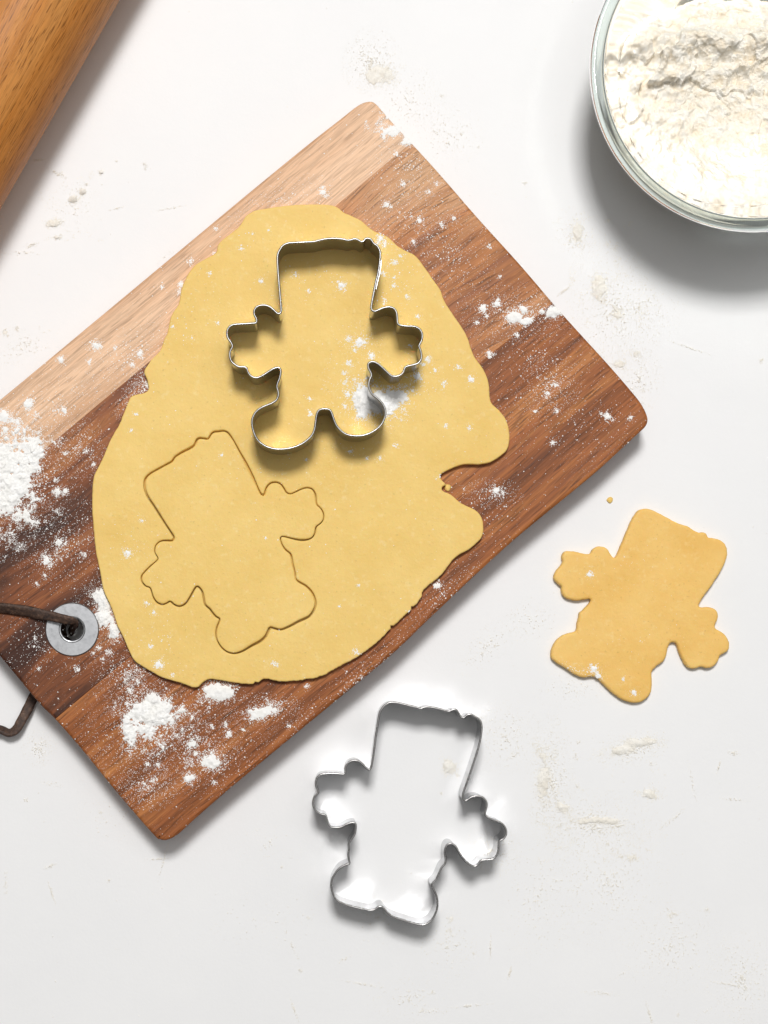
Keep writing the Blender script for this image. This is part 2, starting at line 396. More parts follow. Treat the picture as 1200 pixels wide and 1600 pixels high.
for i in [i for i in range(3, len(dl)-3) if rag[i] > .4 and RNG.random() < .018]:
    inw = np.sign(np.dot(nrm[i], np.array((480, 700))-dl[i])); dpt = 2+4*RNG.random()
    for k, f_ in ((-1, .35), (0, 1), (1, .45)): dl[i+k] = dl[i+k]+nrm[i]*inw*dpt*f_
cutl = ccw(resample(smooth(cut_px, 3), 2.2)); cn = normals_in(cutl)
wid = 1.15+.7*fbm(cutl[:, 0]*.03, cutl[:, 1]*.03, 2, 4)
for gx_, gy_, gr_, ga_ in ((455, 975, 60, .8), (400, 1000, 40, .5), (235, 760, 35, .7), (290, 690, 40, .6), (385, 740, 25, .5)):
    wid = wid+ga_*np.exp(-((cutl[:, 0]-gx_)**2+(cutl[:, 1]-gy_)**2)/gr_**2)
dough = slab('dough_sheet', [PL(dl, DZ), PL(cutl-cn*wid[:, None], DZ)], BZ+.0001, DZ, ROUND, DOUGH, None, .0016, dough_z, bev=.0006)
tag(dough, 'large rolled out sheet of yellow dough with ragged edges on the wooden board', 'dough')
gap = (wid*1.7+.5)*S*(H-DZ)/H
outl = PL(cutl-cn*(wid+.5)[:, None], DZ); outl = ccw(outl)
if np.linalg.norm(outl[0]-PL(cutl-cn*(wid+.5)[:, None], DZ)[0]) > 1e-9: gap = gap[::-1].copy()
FIG = [(0, 4.9), (1, 4.9), (1, 1), (1.06, .62), (1.29, .29), (1.62, .06), (1.9, 0)]
cutp = slab('dough_figure', [outl], BZ+.0001, DZ, FIG, DOUGH, None, .0016, dough_z, bev=[np.full(len(outl), .0005)], insets=[normals_in(outl)*gap[:, None]])
tag(cutp, 'flat headed dough figure cut out but still lying inside the rolled sheet', 'cookie')

# ---------------------------------------------------------------- loose dough figure on the table
CT = .0034
cook_px = crop([(580,115),(605,97),(640,92),(680,102),(730,128),(780,155),(830,180),(880,195),(920,220),(945,232),(970,230),(990,240),(1003,262),(1030,265),(1070,275),(1100,300),(1113,340),(1110,380),(1085,440),
 (1050,500),(1010,560),(970,615),(945,658),(960,672),(990,668),(1030,675),(1055,700),(1058,735),(1042,770),(1045,795),(1080,815),(1110,845),(1125,885),(1120,920),(1095,940),(1070,955),(1060,985),(1035,1015),
 (1000,1028),(960,1020),(915,1032),(880,1020),(855,985),(830,930),(815,885),(795,875),(775,885),(762,920),(755,960),(735,990),(700,1015),(672,1045),(670,1075),(672,1120),(665,1170),(640,1205),(600,1228),
 (550,1230),(500,1213),(450,1180),(405,1140),(375,1110),(345,1082),(310,1078),(265,1083),(215,1062),(160,1025),(110,995),(82,965),(80,930),(95,890),(125,850),(170,825),(215,815),(230,800),(232,765),
 (242,730),(245,705),(268,685),(300,650),(312,625),(280,625),(230,632),(180,622),(150,600),(140,570),(140,548),(118,530),(98,505),(97,480),(115,450),(140,420),(148,400),(142,375),(155,345),(190,340),
 (235,347),(280,357),(310,355),(325,330),(350,315),(385,315),(412,330),(430,360),(448,380),(465,365),(490,305),(520,235),(550,165)], 840, 770, 3.75)
cookl = resample(smooth(cook_px, 3), 2.0)
cookl = cookl+normals_in(cookl)*(.45*fbm(cookl[:, 0]*.3, cookl[:, 1]*.3, 2, 8))[:, None]
def cook_z(x, y): return .00035*fbm(x*60, y*60, 3, 13)
ck = slab('dough_figure', [PL(cookl, CT)], 0.0001, CT, ROUND, DOUGH_CUT, None, .0014, cook_z, bev=.0011)
tag(ck, 'loose raw dough figure lying alone on the white table right of the board', 'cookie')

# ---------------------------------------------------------------- cookie cutters
cut1 = crop([(330,190),(335,160),(355,125),(385,107),(430,103),(490,100),(530,98),(555,92),(590,84),(640,80),(690,84),(715,90),(735,88),(752,83),(772,86),(790,98),(805,95),(815,82),(832,80),(848,88),(858,105),
 (880,122),(893,145),(897,170),(893,215),(885,270),(875,310),(865,360),(855,410),(848,450),(848,470),(865,482),(885,475),(915,463),(945,458),(970,465),(985,485),(990,515),(992,545),(1005,558),(1040,563),
 (1085,566),(1110,577),(1125,598),(1128,625),(1122,650),(1110,672),(1118,695),(1124,725),(1120,750),(1105,768),(1075,778),(1045,785),(1032,795),(1025,815),(1010,832),(985,840),(960,838),(940,822),(915,798),
 (885,772),(860,760),(840,763),(830,775),(832,795),(845,820),(848,838),(838,858),(833,885),(838,912),(855,940),(885,965),(908,990),(922,1020),(925,1050),(915,1085),(895,1115),(865,1140),(825,1160),(785,1168),
 (745,1168),(705,1158),(675,1135),(655,1110),(640,1075),(630,1045),(618,1025),(595,1020),(570,1022),(553,1035),(545,1060),(540,1095),(535,1130),(520,1165),(490,1195),(450,1220),(400,1236),(350,1242),(300,1238),
 (255,1220),(220,1190),(200,1150),(190,1105),(192,1075),(205,1045),(230,1020),(265,1002),(300,988),(325,970),(335,945),(333,920),(327,900),(330,880),(340,855),(347,825),(347,805),(338,793),(315,795),(285,812),
 (255,832),(225,846),(200,846),(180,835),(167,815),(160,795),(145,788),(120,788),(95,775),(75,755),(67,725),(70,700),(82,675),(72,650),(58,630),(52,605),(57,580),(75,560),(110,553),(150,551),(190,548),(212,545),
 (215,525),(203,500),(203,475),(220,455),(250,448),(280,453),(305,470),(325,490),(340,495),(350,480),(348,440),(343,380),(337,310),(332,240)], 340, 350, 3.529)
cut2 = crop([(430,180),(437,150),(455,122),(480,102),(510,97),(560,106),(610,118),(660,130),(680,124),(700,122),(740,128),(780,138),(815,147),(835,138),(855,138),(870,155),(882,178),(900,180),(915,168),(935,163),
 (955,173),(975,185),(990,200),(997,230),(995,265),(988,310),(975,360),(960,410),(945,455),(930,500),(912,550),(898,590),(893,615),(900,635),(915,636),(940,620),(970,613),(1000,620),(1020,640),(1025,665),
 (1018,695),(1015,715),(1030,732),(1060,745),(1095,757),(1120,778),(1132,805),(1130,830),(1115,850),(1095,862),(1090,880),(1090,910),(1080,940),(1060,960),(1030,965),(1000,967),(985,978),(972,995),(950,1000),
 (925,988),(900,965),(875,930),(855,895),(835,878),(815,878),(800,895),(793,925),(798,955),(795,985),(775,1010),(762,1040),(745,1075),(725,1095),(722,1110),(735,1135),(748,1165),(754,1205),(748,1245),(730,1285),
 (705,1312),(670,1324),(630,1318),(580,1303),(530,1287),(490,1268),(465,1243),(450,1225),(430,1224),(405,1240),(375,1243),(330,1234),(280,1222),(230,1205),(195,1185),(177,1150),(168,1115),(172,1075),(190,1040),
 (215,1010),(250,992),(268,985),(265,965),(262,935),(266,900),(265,875),(280,850),(298,820),(303,785),(300,765),(285,760),(255,768),(225,783),(195,788),(165,783),(150,765),(142,735),(135,718),(110,712),(85,697),
 (70,670),(68,645),(78,615),(95,598),(95,580),(85,560),(83,535),(92,510),(112,495),(150,490),(200,490),(235,493),(245,483),(247,455),(262,430),(290,417),(320,422),(345,443),(365,463),(380,466),(390,445),
 (398,400),(405,350),(413,290),(422,230)], 470, 1070, 3.529)
def cutter(px, z0, hgt, label, seam_from, seam_to):
    z1 = z0+hgt; lp = ccw(PL(resample(smooth(px, 4), 1.4), z1-.0004)); n = normals_in(lp); N = len(lp)
    c = lp.mean(0); root = empty('cookie_cutter', (c[0], c[1], z0)); lp = lp-c
    tag(root, label, 'cookie cutter', 'bent metal cookie cutters')
    def band(name, a, b, za, zb, idx, closed):
        L = [lp[idx]+n[idx]*a, lp[idx]+n[idx]*b]; m = len(idx); V = []
        for q, z in ((L[0], za), (L[0], zb), (L[1], zb), (L[1], za)): V.extend(np.c_[q, np.full(m, z)])
        F = []
        for r in range(4):
            r2 = (r+1) % 4
            for i in range(m if closed else m-1):
                j = (i+1) % m; F.append((r*m+i, r*m+j, r2*m+j, r2*m+i))
        if not closed: F += [(0, m, 2*m, 3*m), (3*m+m-1, 2*m+m-1, m+m-1, m-1)]
        me = mesh(name, V, F); o = link(name, me, STEEL, root)
        for k, p in enumerate(me.polygons): pass
        me.set_sharp_from_angle(angle=math.radians(50)); return o
    band('blade', -.00016, .00016, 0, hgt-.0004, np.arange(N), True)
    V, F = sweep_ring(lp, .00044, hgt-.00044); link('rolled_rim', mesh('rolled_rim', V, F), RIM, root)
    def near(p):
        q = np.array([float(t) for t in P(*p, z1)])-c; return int(np.argmin(((lp-q)**2).sum(1)))
    a, b = near(seam_from), near(seam_to); a, b = min(a, b), max(a, b)
    band('seam_tab', -.00075, -.00016, .0015, hgt-.0015, np.arange(a, b+1), False)
    V, F = [], []
    for zz in (hgt*.3, hgt*.7):                 # two spot-weld dimples on the tab
        i = (a+b)//2; p0 = lp[i]-n[i]*.00075
        vv, ff = lathe([(.0001, .00025), (.0005, .0002), (.0008, 0)], 10); o = len(V)
        t = np.array((-n[i][1], n[i][0]))
        for x, y, z in vv: V.append((*(p0+t*x-n[i]*z), zz+y))
        F += [tuple(o+k for k in f) for f in ff]
    link('weld_spot', mesh('weld_spot', V, F), STEEL, root)
    return root
cutter(cut1, DZ-.0008, .0198, 'shiny flat headed figure cutter standing upright on the rolled dough', (586, 450), (592, 405))
cutter(cut2, 0.0, .0198, 'silver flat headed figure cutter standing on the bare white table below the board', (733, 1217), (745, 1180))

# ---------------------------------------------------------------- glass bowl and its flour
RZ = .049; kx = (H-RZ)/H
bx, by = [float(v) for v in P(1179, 104.5, RZ)]; RO = 257*S*kx
inner = [(0, .0042), (.017, .0043), (.028, .0058), (.0365, .0095), (.0435, .0165), (.0485, .0245), (.0525, .0335), (.0555, .042), (RO-.0058, RZ-.0020)]
lip = [(RO-.0052, RZ-.0006), (RO-.0040, RZ-.0001), (RO-.0028, RZ-.0004), (RO-.0022, RZ-.0002), (RO-.0014, RZ-.0001), (RO-.0004, RZ-.0008), (RO, RZ-.0020), (RO-.0003, RZ-.0034), (RO-.0016, RZ-.0046)]
outer = [(.0582, .0395), (.0550, .0325), (.0512, .0240), (.0462, .0160), (.0390, .0085), (.0315, .0035), (.0290, .0008), (.0280, 0), (.022, .0006), (0, .0008)]
def r_in(z): zz = [p[1] for p in inner]; rr = [p[0] for p in inner]; return np.interp(z, zz, rr)
prof = np.vstack([smooth(np.array(inner), 4, False), np.array(lip), smooth(np.array(outer), 4, False)])
prof[:, 0] = np.maximum(prof[:, 0], 0); prof[0, 0] = prof[-1, 0] = .00001
v, f = lathe([tuple(p) for p in prof], 160)
bowl = link('glass_bowl', mesh('glass_bowl', v, f), GLASS); bowl.location = (bx, by, 0)
tag(bowl, 'clear glass mixing bowl holding white flour at the corner of the table', 'bowl')
# flour: crest near the far side, craggy lumps in front of it
def chunks(x, y, seed):
    """height steps between broken lumps (nearest-cell heights)"""
    bd = np.full(x.shape, 9.); bh = np.zeros(x.shape)
    ix, iy = np.floor(x), np.floor(y)
    for dx in (-1, 0, 1):
        for dy in (-1, 0, 1):
            cx, cy = ix+dx, iy+dy; px, py = cx+_h(cx, cy, seed), cy+_h(cx, cy, seed+1)
            d = (x-px)**2+(y-py)**2; h = _h(cx, cy, seed+2); k = d < bd; bd = np.where(k, d, bd); bh = np.where(k, h, bh)
    return bh
def heap(X, Y):
    rim_ = np.hypot(X, Y); wob = .004*fbm(X*60, Y*60, 3, 2)
    yy = Y-(.0165+.0035*fbm(X*45, X*0+1, 3, 6))-wob*.5
    Z = .0232+.0018*fbm(X*48, Y*48, 4, 40)
    qx, qy = X+.006*fbm(X*110, Y*110, 3, 15)+.004, Y+.006*fbm(X*110+7, Y*110, 3, 16)
    band = np.clip(1.25-np.abs(yy+.012)/.020, 0, 1); low = np.clip(.30+.9*fbm(X*40, Y*40, 2, 80), 0, .7)
    Z = Z+(.0062*band*np.clip((.050-rim_)/.010, .15, 1)+.0022*low)*(chunks(qx*72, qy*88, 5)-.5)+.0013*np.maximum(band, low)*(chunks(qx*190, qy*210, 8)-.5)
    rg = 1-np.abs(fbm(X*75+3, Y*75, 4, 55)); Z = Z+.0030*band*(rg-.72)*2
    Z = Z+.0014*np.clip(fbm(X*150, Y*150, 3, 77), -.15, 1)
    Z = Z+.0052*np.exp(-(yy/.0055)**2)-np.clip(yy-.001, 0, 1)*.50
    Z = Z+.0022*fbm(X*120+3, Y*120, 3, 33)*(.5+low)+.0014*fbm(X*380, Y*380, 4, 91, .6)
    Z = Z-.0028*np.clip((rim_-.036)/.014, 0, 1)**1.3     # slumps towards the glass
    return np.maximum(Z, .0058)
th = np.linspace(0, 2*math.pi, 640, endpoint=False); re_ = np.full(640, .048)
for it in range(40):
    zt = heap(re_*np.cos(th), re_*np.sin(th)); re_ = .5*re_+.5*(r_in(zt)+.0003)
kk = np.hanning(61); kk /= kk.sum(); re_ = np.convolve(np.r_[re_[-30:], re_, re_[:30]], kk, 'valid')
NR = 220; V = []
for k in range(NR):
    t = .002+.998*k/(NR-1); x, y = re_*t*np.cos(th), re_*t*np.sin(th); V.append(np.c_[x, y, heap(x, y)])
ze = V[-1][:, 2]
for k in range(1, 13):           # the flour's outside, pressed against the glass
    z = ze*(1-k/12)+.0045*(k/12); r = np.minimum(r_in(z)+.0003, re_); V.append(np.c_[r*np.cos(th), r*np.sin(th), z])
V = np.vstack(V); NT = 640; i0 = np.arange(NT); i1 = (i0+1) % NT
q = np.vstack([np.stack([k*NT+i0, (k+1)*NT+i0, (k+1)*NT+i1, k*NT+i1], 1) for k in range(NR+11)])
fl = link('flour_heap', tri_mesh('flour_heap', V, q), BOWLF); fl.location = (bx, by, 0)
tag(fl, 'craggy heap of white flour filling the glass bowl', 'flour')

# ---------------------------------------------------------------- rolling pin
d = np.array((187.0, -328.0)); d /= np.linalg.norm(d); nimg = np.array((-d[1], d[0]))
D = (np.dot(np.array((NX, NY)), nimg)-np.dot(np.array((0., 328.)), nimg))*S; PR = .027
c = D+PR*(math.hypot(D, H)-D)/H
nw = np.array((nimg[0], -nimg[1])); dw = np.array((d[0], -d[1]))
ctr = np.array((wx(NX), wy(NY)))-nw*c; ctr = ctr+dw*(np.dot(np.array((wx(40), wy(60)))-ctr, dw))
WP = mat_wood('beech', (.27,.085,.016), (.50,.19,.038), (.60,.27,.075), (.2,.5,.9), (1.4, 48), .003, 1.0, None, .44, .10, (.30, .66), .40, pores=(160, 2400))
L = .135; pr = [(.00001, -L), (PR-.004, -L), (PR-.0012, -L+.0012), (PR, -L+.004)]+[(PR, -L+.004+(2*L-.008)*t/24) for t in range(1, 24)]+[(PR, L-.004), (PR-.0012, L-.0012), (PR-.004, L), (.00001, L)]
v, f = lathe(pr, 128)
v = [(z, y, -x) for x, y, z in v]
pin = link('rolling_pin', mesh('rolling_pin', v, f), WP); pin.location = (ctr[0], ctr[1], PR); pin.rotation_euler = (0, 0, math.atan2(dw[1], dw[0]))
tag(pin, 'smooth honey brown wooden rolling pin in the corner of the table', 'rolling pin')

# ---------------------------------------------------------------- flour: piles and loose dusting
OCT_V = np.array([(1, 0, 0), (0, 1, 0), (-1, 0, 0), (0, -1, 0), (0, 0, 1), (0, 0, -1)], float)
OCT_F = np.array([(0, 1, 4), (1, 2, 4), (2, 3, 4), (3, 0, 4), (1, 0, 5), (2, 1, 5), (3, 2, 5), (0, 3, 5)])
gph = (1+5**.5)/2
ICO_V = np.array([(-1, gph, 0), (1, gph, 0), (-1, -gph, 0), (1, -gph, 0), (0, -1, gph), (0, 1, gph), (0, -1, -gph), (0, 1, -gph), (gph, 0, -1), (gph, 0, 1), (-gph, 0, -1), (-gph, 0, 1)])/1.902
ICO_F = np.array([(0, 11, 5), (0, 5, 1), (0, 1, 7), (0, 7, 10), (0, 10, 11), (1, 5, 9), (5, 11, 4), (11, 10, 2), (10, 7, 6), (7, 1, 8), (3, 9, 4), (3, 4, 2), (3, 2, 6), (3, 6, 8), (3, 8, 9), (4, 9, 5), (2, 4, 11), (6, 2, 10), (8, 6, 7), (9, 8, 1)])
def blobs(xy, r, z, flat=.6):
    """numpy arrays of world xy, radius, base height -> vertices, triangles"""
    V, F, off = [], [], 0
    for big in (False, True):
        mk = (r > .00042) == big
        if not mk.any(): continue
        bv, bf = (ICO_V, ICO_F) if big else (OCT_V, OCT_F); n = mk.sum(); a = RNG.uniform(0, 6.283, n)
        s = np.stack([RNG.uniform(.7, 1.3, n), RNG.uniform(.6, 1.1, n), RNG.uniform(.6, 1.1, n)*flat], 1)*r[mk][:, None]
        v = bv[None]*(1+RNG.uniform(-.32, .32, (n, len(bv), 1)))*s[:, None, :]
        ca, sa = np.cos(a)[:, None], np.sin(a)[:, None]
        x = v[..., 0]*ca-v[..., 1]*sa+xy[mk][:, :1]; y = v[..., 0]*sa+v[..., 1]*ca+xy[mk][:, 1:2]
        zz = v[..., 2]+(z[mk]+r[mk]*flat*.45)[:, None]
        V.append(np.stack([x, y, zz], -1).reshape(-1, 3)); F.append((bf[None]+off+(np.arange(n)*len(bv))[:, None, None]).reshape(-1, 3)); off += n*len(bv)
    return np.vstack(V), np.vstack(F)
def compact(v, f):
    u = np.unique(f); re = np.full(len(v), -1); re[u] = np.arange(len(u)); return v[u], re[f]
def cluster(cx, cy, rx, ry, n, s0, s1, rot=0, p=.6):
    """a patch of specks: dense at its middle, thinning out"""
    a = RNG.uniform(0, 6.283, n); t = RNG.random(n)**p*1.0; x, y = rx*t*np.cos(a), ry*t*np.sin(a); c, s = math.cos(rot), math.sin(rot)
    sz = s0+(s1-s0)*RNG.random(n)**3*(1.15-t)
    return np.c_[cx+x*c-y*s, cy+x*s+y*c, sz]
MINI = []                       # little heaps waiting for the surface they lie on
def clump(cx, cy, r, dense=1.0):
    """a small lump of flour with a crumbly fringe"""
    if r >= 6.5: MINI.append((cx, cy, r*.62))
    n = int(14+r*r*2.1*dense); g = RNG.normal(0, .52, (n, 2))*r; j = RNG.uniform(0, 3.14); g[:, 1] *= RNG.uniform(.7, 1)
    for k in range(3):              # a few denser knots inside the lump
        m = slice(k*n//6, (k+1)*n//6); g[m] = g[m]*.38+RNG.normal(0, .38, 2)*r
    g = g@np.array(((math.cos(j), -math.sin(j)), (math.sin(j), math.cos(j))))
    return np.vstack([np.c_[cx+g[:, 0], cy+g[:, 1], .38+.75*RNG.random(n)**3], cluster(cx, cy, r*2.3, r*2.1, int(8+r*3), .3, .75, 0, .75)])
def minis(surf_z, hf, ok):
    V, F, off = [], [], 0
    for k, (cx, cy, r) in enumerate(MINI):
        n = int(min(26, 10+2*r)); g = np.linspace(-1.7*r, 1.7*r, n); gx, gy = np.meshgrid(g, g); st = 3.4*r/(n-1)
        a = RNG.uniform(0, 3.14); e = RNG.uniform(.65, 1); u, v = (gx*math.cos(a)+gy*math.sin(a)), (-gx*math.sin(a)+gy*math.cos(a))/e
        gx = gx+cx+RNG.uniform(-.3, .3, gx.shape)*st; gy = gy+cy+RNG.uniform(-.3, .3, gy.shape)*st
        Fd = np.exp(-(u*u+v*v)/(r*r)*1.5)+.36*fbm(gx*2.2/r+k, gy*2.2/r, 3, 70)+.28*fbm(gx*.6, gy*.6, 2, 71)-.40
        Fd = np.where(ok(np.c_[gx.ravel(), gy.ravel()]).reshape(Fd.shape), Fd, -.1)
        x, y = P(gx, gy, surf_z); z = surf_z+hf(x, y)+np.where(Fd > 0, np.clip(Fd, 0, 1)**.8*r*.2*S+.00004, -.00008)
        idx = np.arange(n*n).reshape(n, n); q = np.stack([idx[1:, :-1], idx[1:, 1:], idx[:-1, 1:], idx[:-1, :-1]], -1).reshape(-1, 4); q = q[(Fd.ravel()[q] > 0).sum(1) >= 2]
        if not len(q): continue
        V.append(np.c_[x.ravel(), y.ravel(), z.ravel()]); q = q+off; F.append(np.vstack([q[:, [0, 1, 2]], q[:, [0, 2, 3]]])); off += n*n
    MINI.clear(); return (np.vstack(V), np.vstack(F)) if V else None
board_poly = bo; dough_poly = dl
def add_stuff(name, arr, surf, mat, label, flat=.3, sc=1.12):
    p = arr[:, :2]; ib = inside(board_poly, p); idg = inside(dough_poly, p)
    if surf == 'board': k = ib & ~idg; z = np.full(len(p), BZ)
    elif surf == 'dough': k = idg; z = None
    elif surf == 'figure': k = inside(cookl, p); z = None
    else: k = ~ib; z = np.zeros(len(p))
    a = arr[k]; zt = BZ if surf == 'board' else DZ if surf == 'dough' else CT if surf == 'figure' else 0
    x, y = P(a[:, 0], a[:, 1], zt); zz = np.full(len(a), zt)
    if surf == 'dough': zz = zz+dough_z(x, y)
    if surf == 'figure': zz = zz+cook_z(x, y)
    v, f = blobs(np.c_[x, y], a[:, 2]*S*sc, zz, flat)
    nb = len(f)
    okf = {'board': lambda q: inside(board_poly, q) & ~inside(dough_poly, q), 'dough': lambda q: inside(dough_poly, q), 'table': lambda q: ~inside(board_poly, q), 'figure': lambda q: inside(cookl, q)}[surf]
    mm = minis(zt, dough_z if surf == 'dough' else cook_z if surf == 'figure' else (lambda x, y: 0*x), okf)
    if mm: f = np.vstack([f, mm[1]+len(v)]); v = np.vstack([v, mm[0]])
    v, f = compact(v, f)
    o = link(name, tri_mesh(name, v, f), mat, None, False)
    if mm: sm = np.arange(len(f)) >= nb; o.data.polygons.foreach_set('use_smooth', sm)
    tag(o, label, 'flour', kind='stuff'); return o

def pile(cs, surf_z, hmax, label, seed, fringe=1.0, rough=.55, mat=FLOUR, step=1.15, poly=None, neg=None):
    """one heap: sum of soft bumps (cx, cy, rx, ry, weight) with a crumbly outline"""
    cs = np.array(cs, float); lo = (cs[:, :2]-cs[:, 2:4]*1.5).min(0); hi = (cs[:, :2]+cs[:, 2:4]*1.5).max(0)
    gx, gy = np.meshgrid(np.arange(lo[0], hi[0], step), np.arange(lo[1], hi[1], step)); Fd = np.zeros(gx.shape)
    for cx, cy, rx, ry, wt in cs: Fd = np.maximum(Fd, wt*np.exp(-(((gx-cx)/rx)**2+((gy-cy)/ry)**2)*1.1))+.12*wt*np.exp(-(((gx-cx)/rx)**2+((gy-cy)/ry)**2))
    Fd = Fd+rough*fbm(gx*.055, gy*.055, 3, seed)+rough*.75*fbm(gx*.2, gy*.2, 4, seed+20, .7)-.58
    pts = np.c_[gx.ravel(), gy.ravel()]; ok = np.ones(len(pts), bool)
    if poly is not None: ok &= inside(poly, pts)
    if neg is not None: ok &= ~inside(neg, pts)
    Fd = np.where(ok.reshape(Fd.shape), Fd, -.1)
    hh = np.clip(Fd, 0, 1.2)**.8*hmax*.6*(.85+.35*fbm(gx*.2, gy*.2, 4, seed+50, .6))*.95
    hh = np.maximum(hh, 0)+.00005
    X, Y = P(gx, gy, surf_z); idx = np.arange(gx.size).reshape(gx.shape)
    q = np.stack([idx[1:, :-1], idx[1:, 1:], idx[:-1, 1:], idx[:-1, :-1]], -1).reshape(-1, 4)
    q = q[(Fd.ravel()[q] > 0).sum(1) >= 3]
    used = np.unique(q); re = np.full(gx.size, -1); re[used] = np.arange(len(used))
    zz = np.where(Fd > 0, surf_z+hh, surf_z-.0001)
    v1 = np.c_[X.ravel(), Y.ravel(), zz.ravel()][used]; f1 = re[q]; f1 = np.vstack([f1[:, [0, 1, 2]], f1[:, [0, 2, 3]]])
    # crumbs on and round the heap
    prob = (np.clip(Fd+.52, 0, .55)**1.6).ravel()*ok; n = int(fringe*prob.sum()*2.6*step*step)
    pick = RNG.choice(gx.size, n, p=prob/prob.sum())
    pp = pts[pick]+RNG.uniform(-1, 1, (n, 2)); sz = np.where(Fd.ravel()[pick] > .05, .3+.45*RNG.random(n)**3, .38+.9*RNG.random(n)**4)
    x, y = P(pp[:, 0], pp[:, 1], surf_z); zb = np.maximum(zz.ravel()[pick], surf_z)
    v2, f2 = blobs(np.c_[x, y], sz*S*.95, zb, .4)
    o = link('flour_pile', tri_mesh('flour_pile', np.vstack([v1, v2]), np.vstack([f1, f2+len(v1)])), mat, None, False)
    o.data.polygons.foreach_set('use_smooth', np.arange(len(f1)+len(f2)) < len(f1))
    tag(o, label, 'flour'); return o
pk = dict(poly=board_poly, neg=dough_poly)
pile([(6,742,58,66,1.12),(-40,760,60,80,1.3),(42,700,38,22,.85),(20,800,45,25,.7),(55,690,20,10,.6)], BZ, .0030, 'widest heap of loose flour, running off the left side of the board', 1, rough=.72, **pk)
pile([(238,1113,48,38,1.08),(228,1140,34,32,.95),(278,1112,30,18,.8),(290,1140,26,16,.6),(300,1165,15,14,.6),(232,1052,14,9,.5)], BZ, .0032, 'thick crumbled flour heap on the board just below the dough edge', 2, rough=.75, **pk)
pile([(325,1193,20,15,1.0),(296,1215,15,9,.75),(300,1190,14,11,.6)], BZ, .0020, 'small flour lumps near the bottom corner of the board', 3, **pk)
pile([(345,1083,30,17,.95),(330,1078,20,12,.8)], BZ, .0018, 'flour tucked against the bottom edge of the dough', 4, **pk)
pile([(402,1113,24,11,.95),(432,1108,16,10,.8),(386,1122,12,8,.7),(440,1098,9,7,.6)], BZ, .0017, 'string of flour lumps on the board right of the thick heap', 5, **pk)
pile([(160,940,17,22,1.1),(163,965,18,20,1.1),(176,985,15,14,.9)], BZ, .0030, 'flour wedge between the metal eyelet and the dough', 6, **pk)
pile([(805,497,13,11,1.05),(822,503,14,8,.95),(817,484,8,10,.8)], BZ, .0017, 'bright flour clump in the middle of the dark wood right of the dough', 7, **pk)
pile([(865,487,13,10,1.05),(846,486,8,7,.8)], BZ, .0017, 'flour clump at the upper right edge of the board', 8, **pk)
pile([(612,206,28,13,.72),(598,196,13,16,.66),(632,222,17,8,.6)], BZ, .0007, 'thin flour smear at the top corner of the board', 9, rough=.7, **pk)
pile([(567,628,16,25,1.15),(572,615,12,14,.9)], DZ, .0026, 'flour heap inside the cutter, in its right leg', 10)
pile([(600,631,24,18,1.3),(622,620,18,12,.85)], DZ, .0026, 'flour heap outside the cutter, under its right arm', 11)

small = [(43,631,13),(6,650,16),(28,660,9),(100,641,8),(150,540,11),(8,672,9),(93,847,9),(73,877,11),(131,868,6),(70,900,4),(58,912,4),(90,768,10),(102,768,7),(88,750,5),(135,705,5),(146,726,4),(102,708,5),
 (755,482,9),(777,475,9),(765,553,8),(808,524,5),(760,493,5),(745,503,4),(950,651,9),(985,653,5),(775,767,8),(786,770,5),(865,692,6),(683,915,9),(868,600,6),(854,616,5),(836,643,4),(870,643,4),
 (655,345,7),(692,352,6),(708,342,5),(630,287,6),(605,320,7),(670,300,4),(682,287,4),(620,240,5),(505,300,9),(646,378,5),(765,385,4),(850,398,3),(780,433,3),(283,445,7),(281,456,6),(297,408,6),(253,448,4),
 (392,343,5),(335,397,4),(95,562,8),(218,553,8),(205,570,6),(140,565,5),(338,358,4),(180,545,4),(230,265+930,5),(240,1218,6),(225,1225,4),(247,1195,5),(120,945,3),(145,1020,4),(120,1045,6),(160,1030,4),(170,1020,6),
 (60,1045,3),(55,998,4),(93,1000,4),(155,1012,5),(205,1080,6),(215,1065,5),(200,1100,5),(352,1132,6),(358,1146,7),(300,1120,5),(330,1135,4),(452,1134,4),(480,1072,4),(335,1222,4),(380,1140,4),(876,1,1)]
A = [clump(x, y, r) for x, y, r in small]
veil = [(50,760,140,120,900,.0),(100,850,90,80,700,0),(60,1010,100,60,350,0),(250,1150,130,90,1500,0),(330,1180,120,70,700,0),(200,1060,60,60,600,0),(420,1110,70,30,400,0),(230,1230,50,40,500,0),(150,960,40,60,300,0),
 (640,260,70,60,350,0),(640,340,90,60,500,0),(700,400,80,70,450,0),(800,490,90,50,700,0),(860,600,50,50,350,0),(830,560,120,100,400,0),(770,770,50,25,250,0),(900,660,120,70,250,0),(740,820,90,80,250,0),
 (230,600,40,30,500,-.7),(215,620,50,20,350,-.7),(200,560,90,40,300,-.7),(90,640,80,50,350,-.7),(430,320,90,30,300,-.5),(120,700,60,50,350,0),(560,1060,160,25,300,-.7),(690,930,80,25,160,-.7)]
for cx, cy, rx, ry, n, rt in veil: A.append(cluster(cx, cy, rx, ry, int(n*1.9), .3, 1.15, rt, .7))
A.append(np.c_[RNG.uniform(-150, 1010, 8000), RNG.uniform(160, 1310, 8000), .3+.9*RNG.random(8000)**5])
add_stuff('flour_dusting', np.vstack(A), 'board', FLOUR, 'white flour specks scattered over the wooden board')

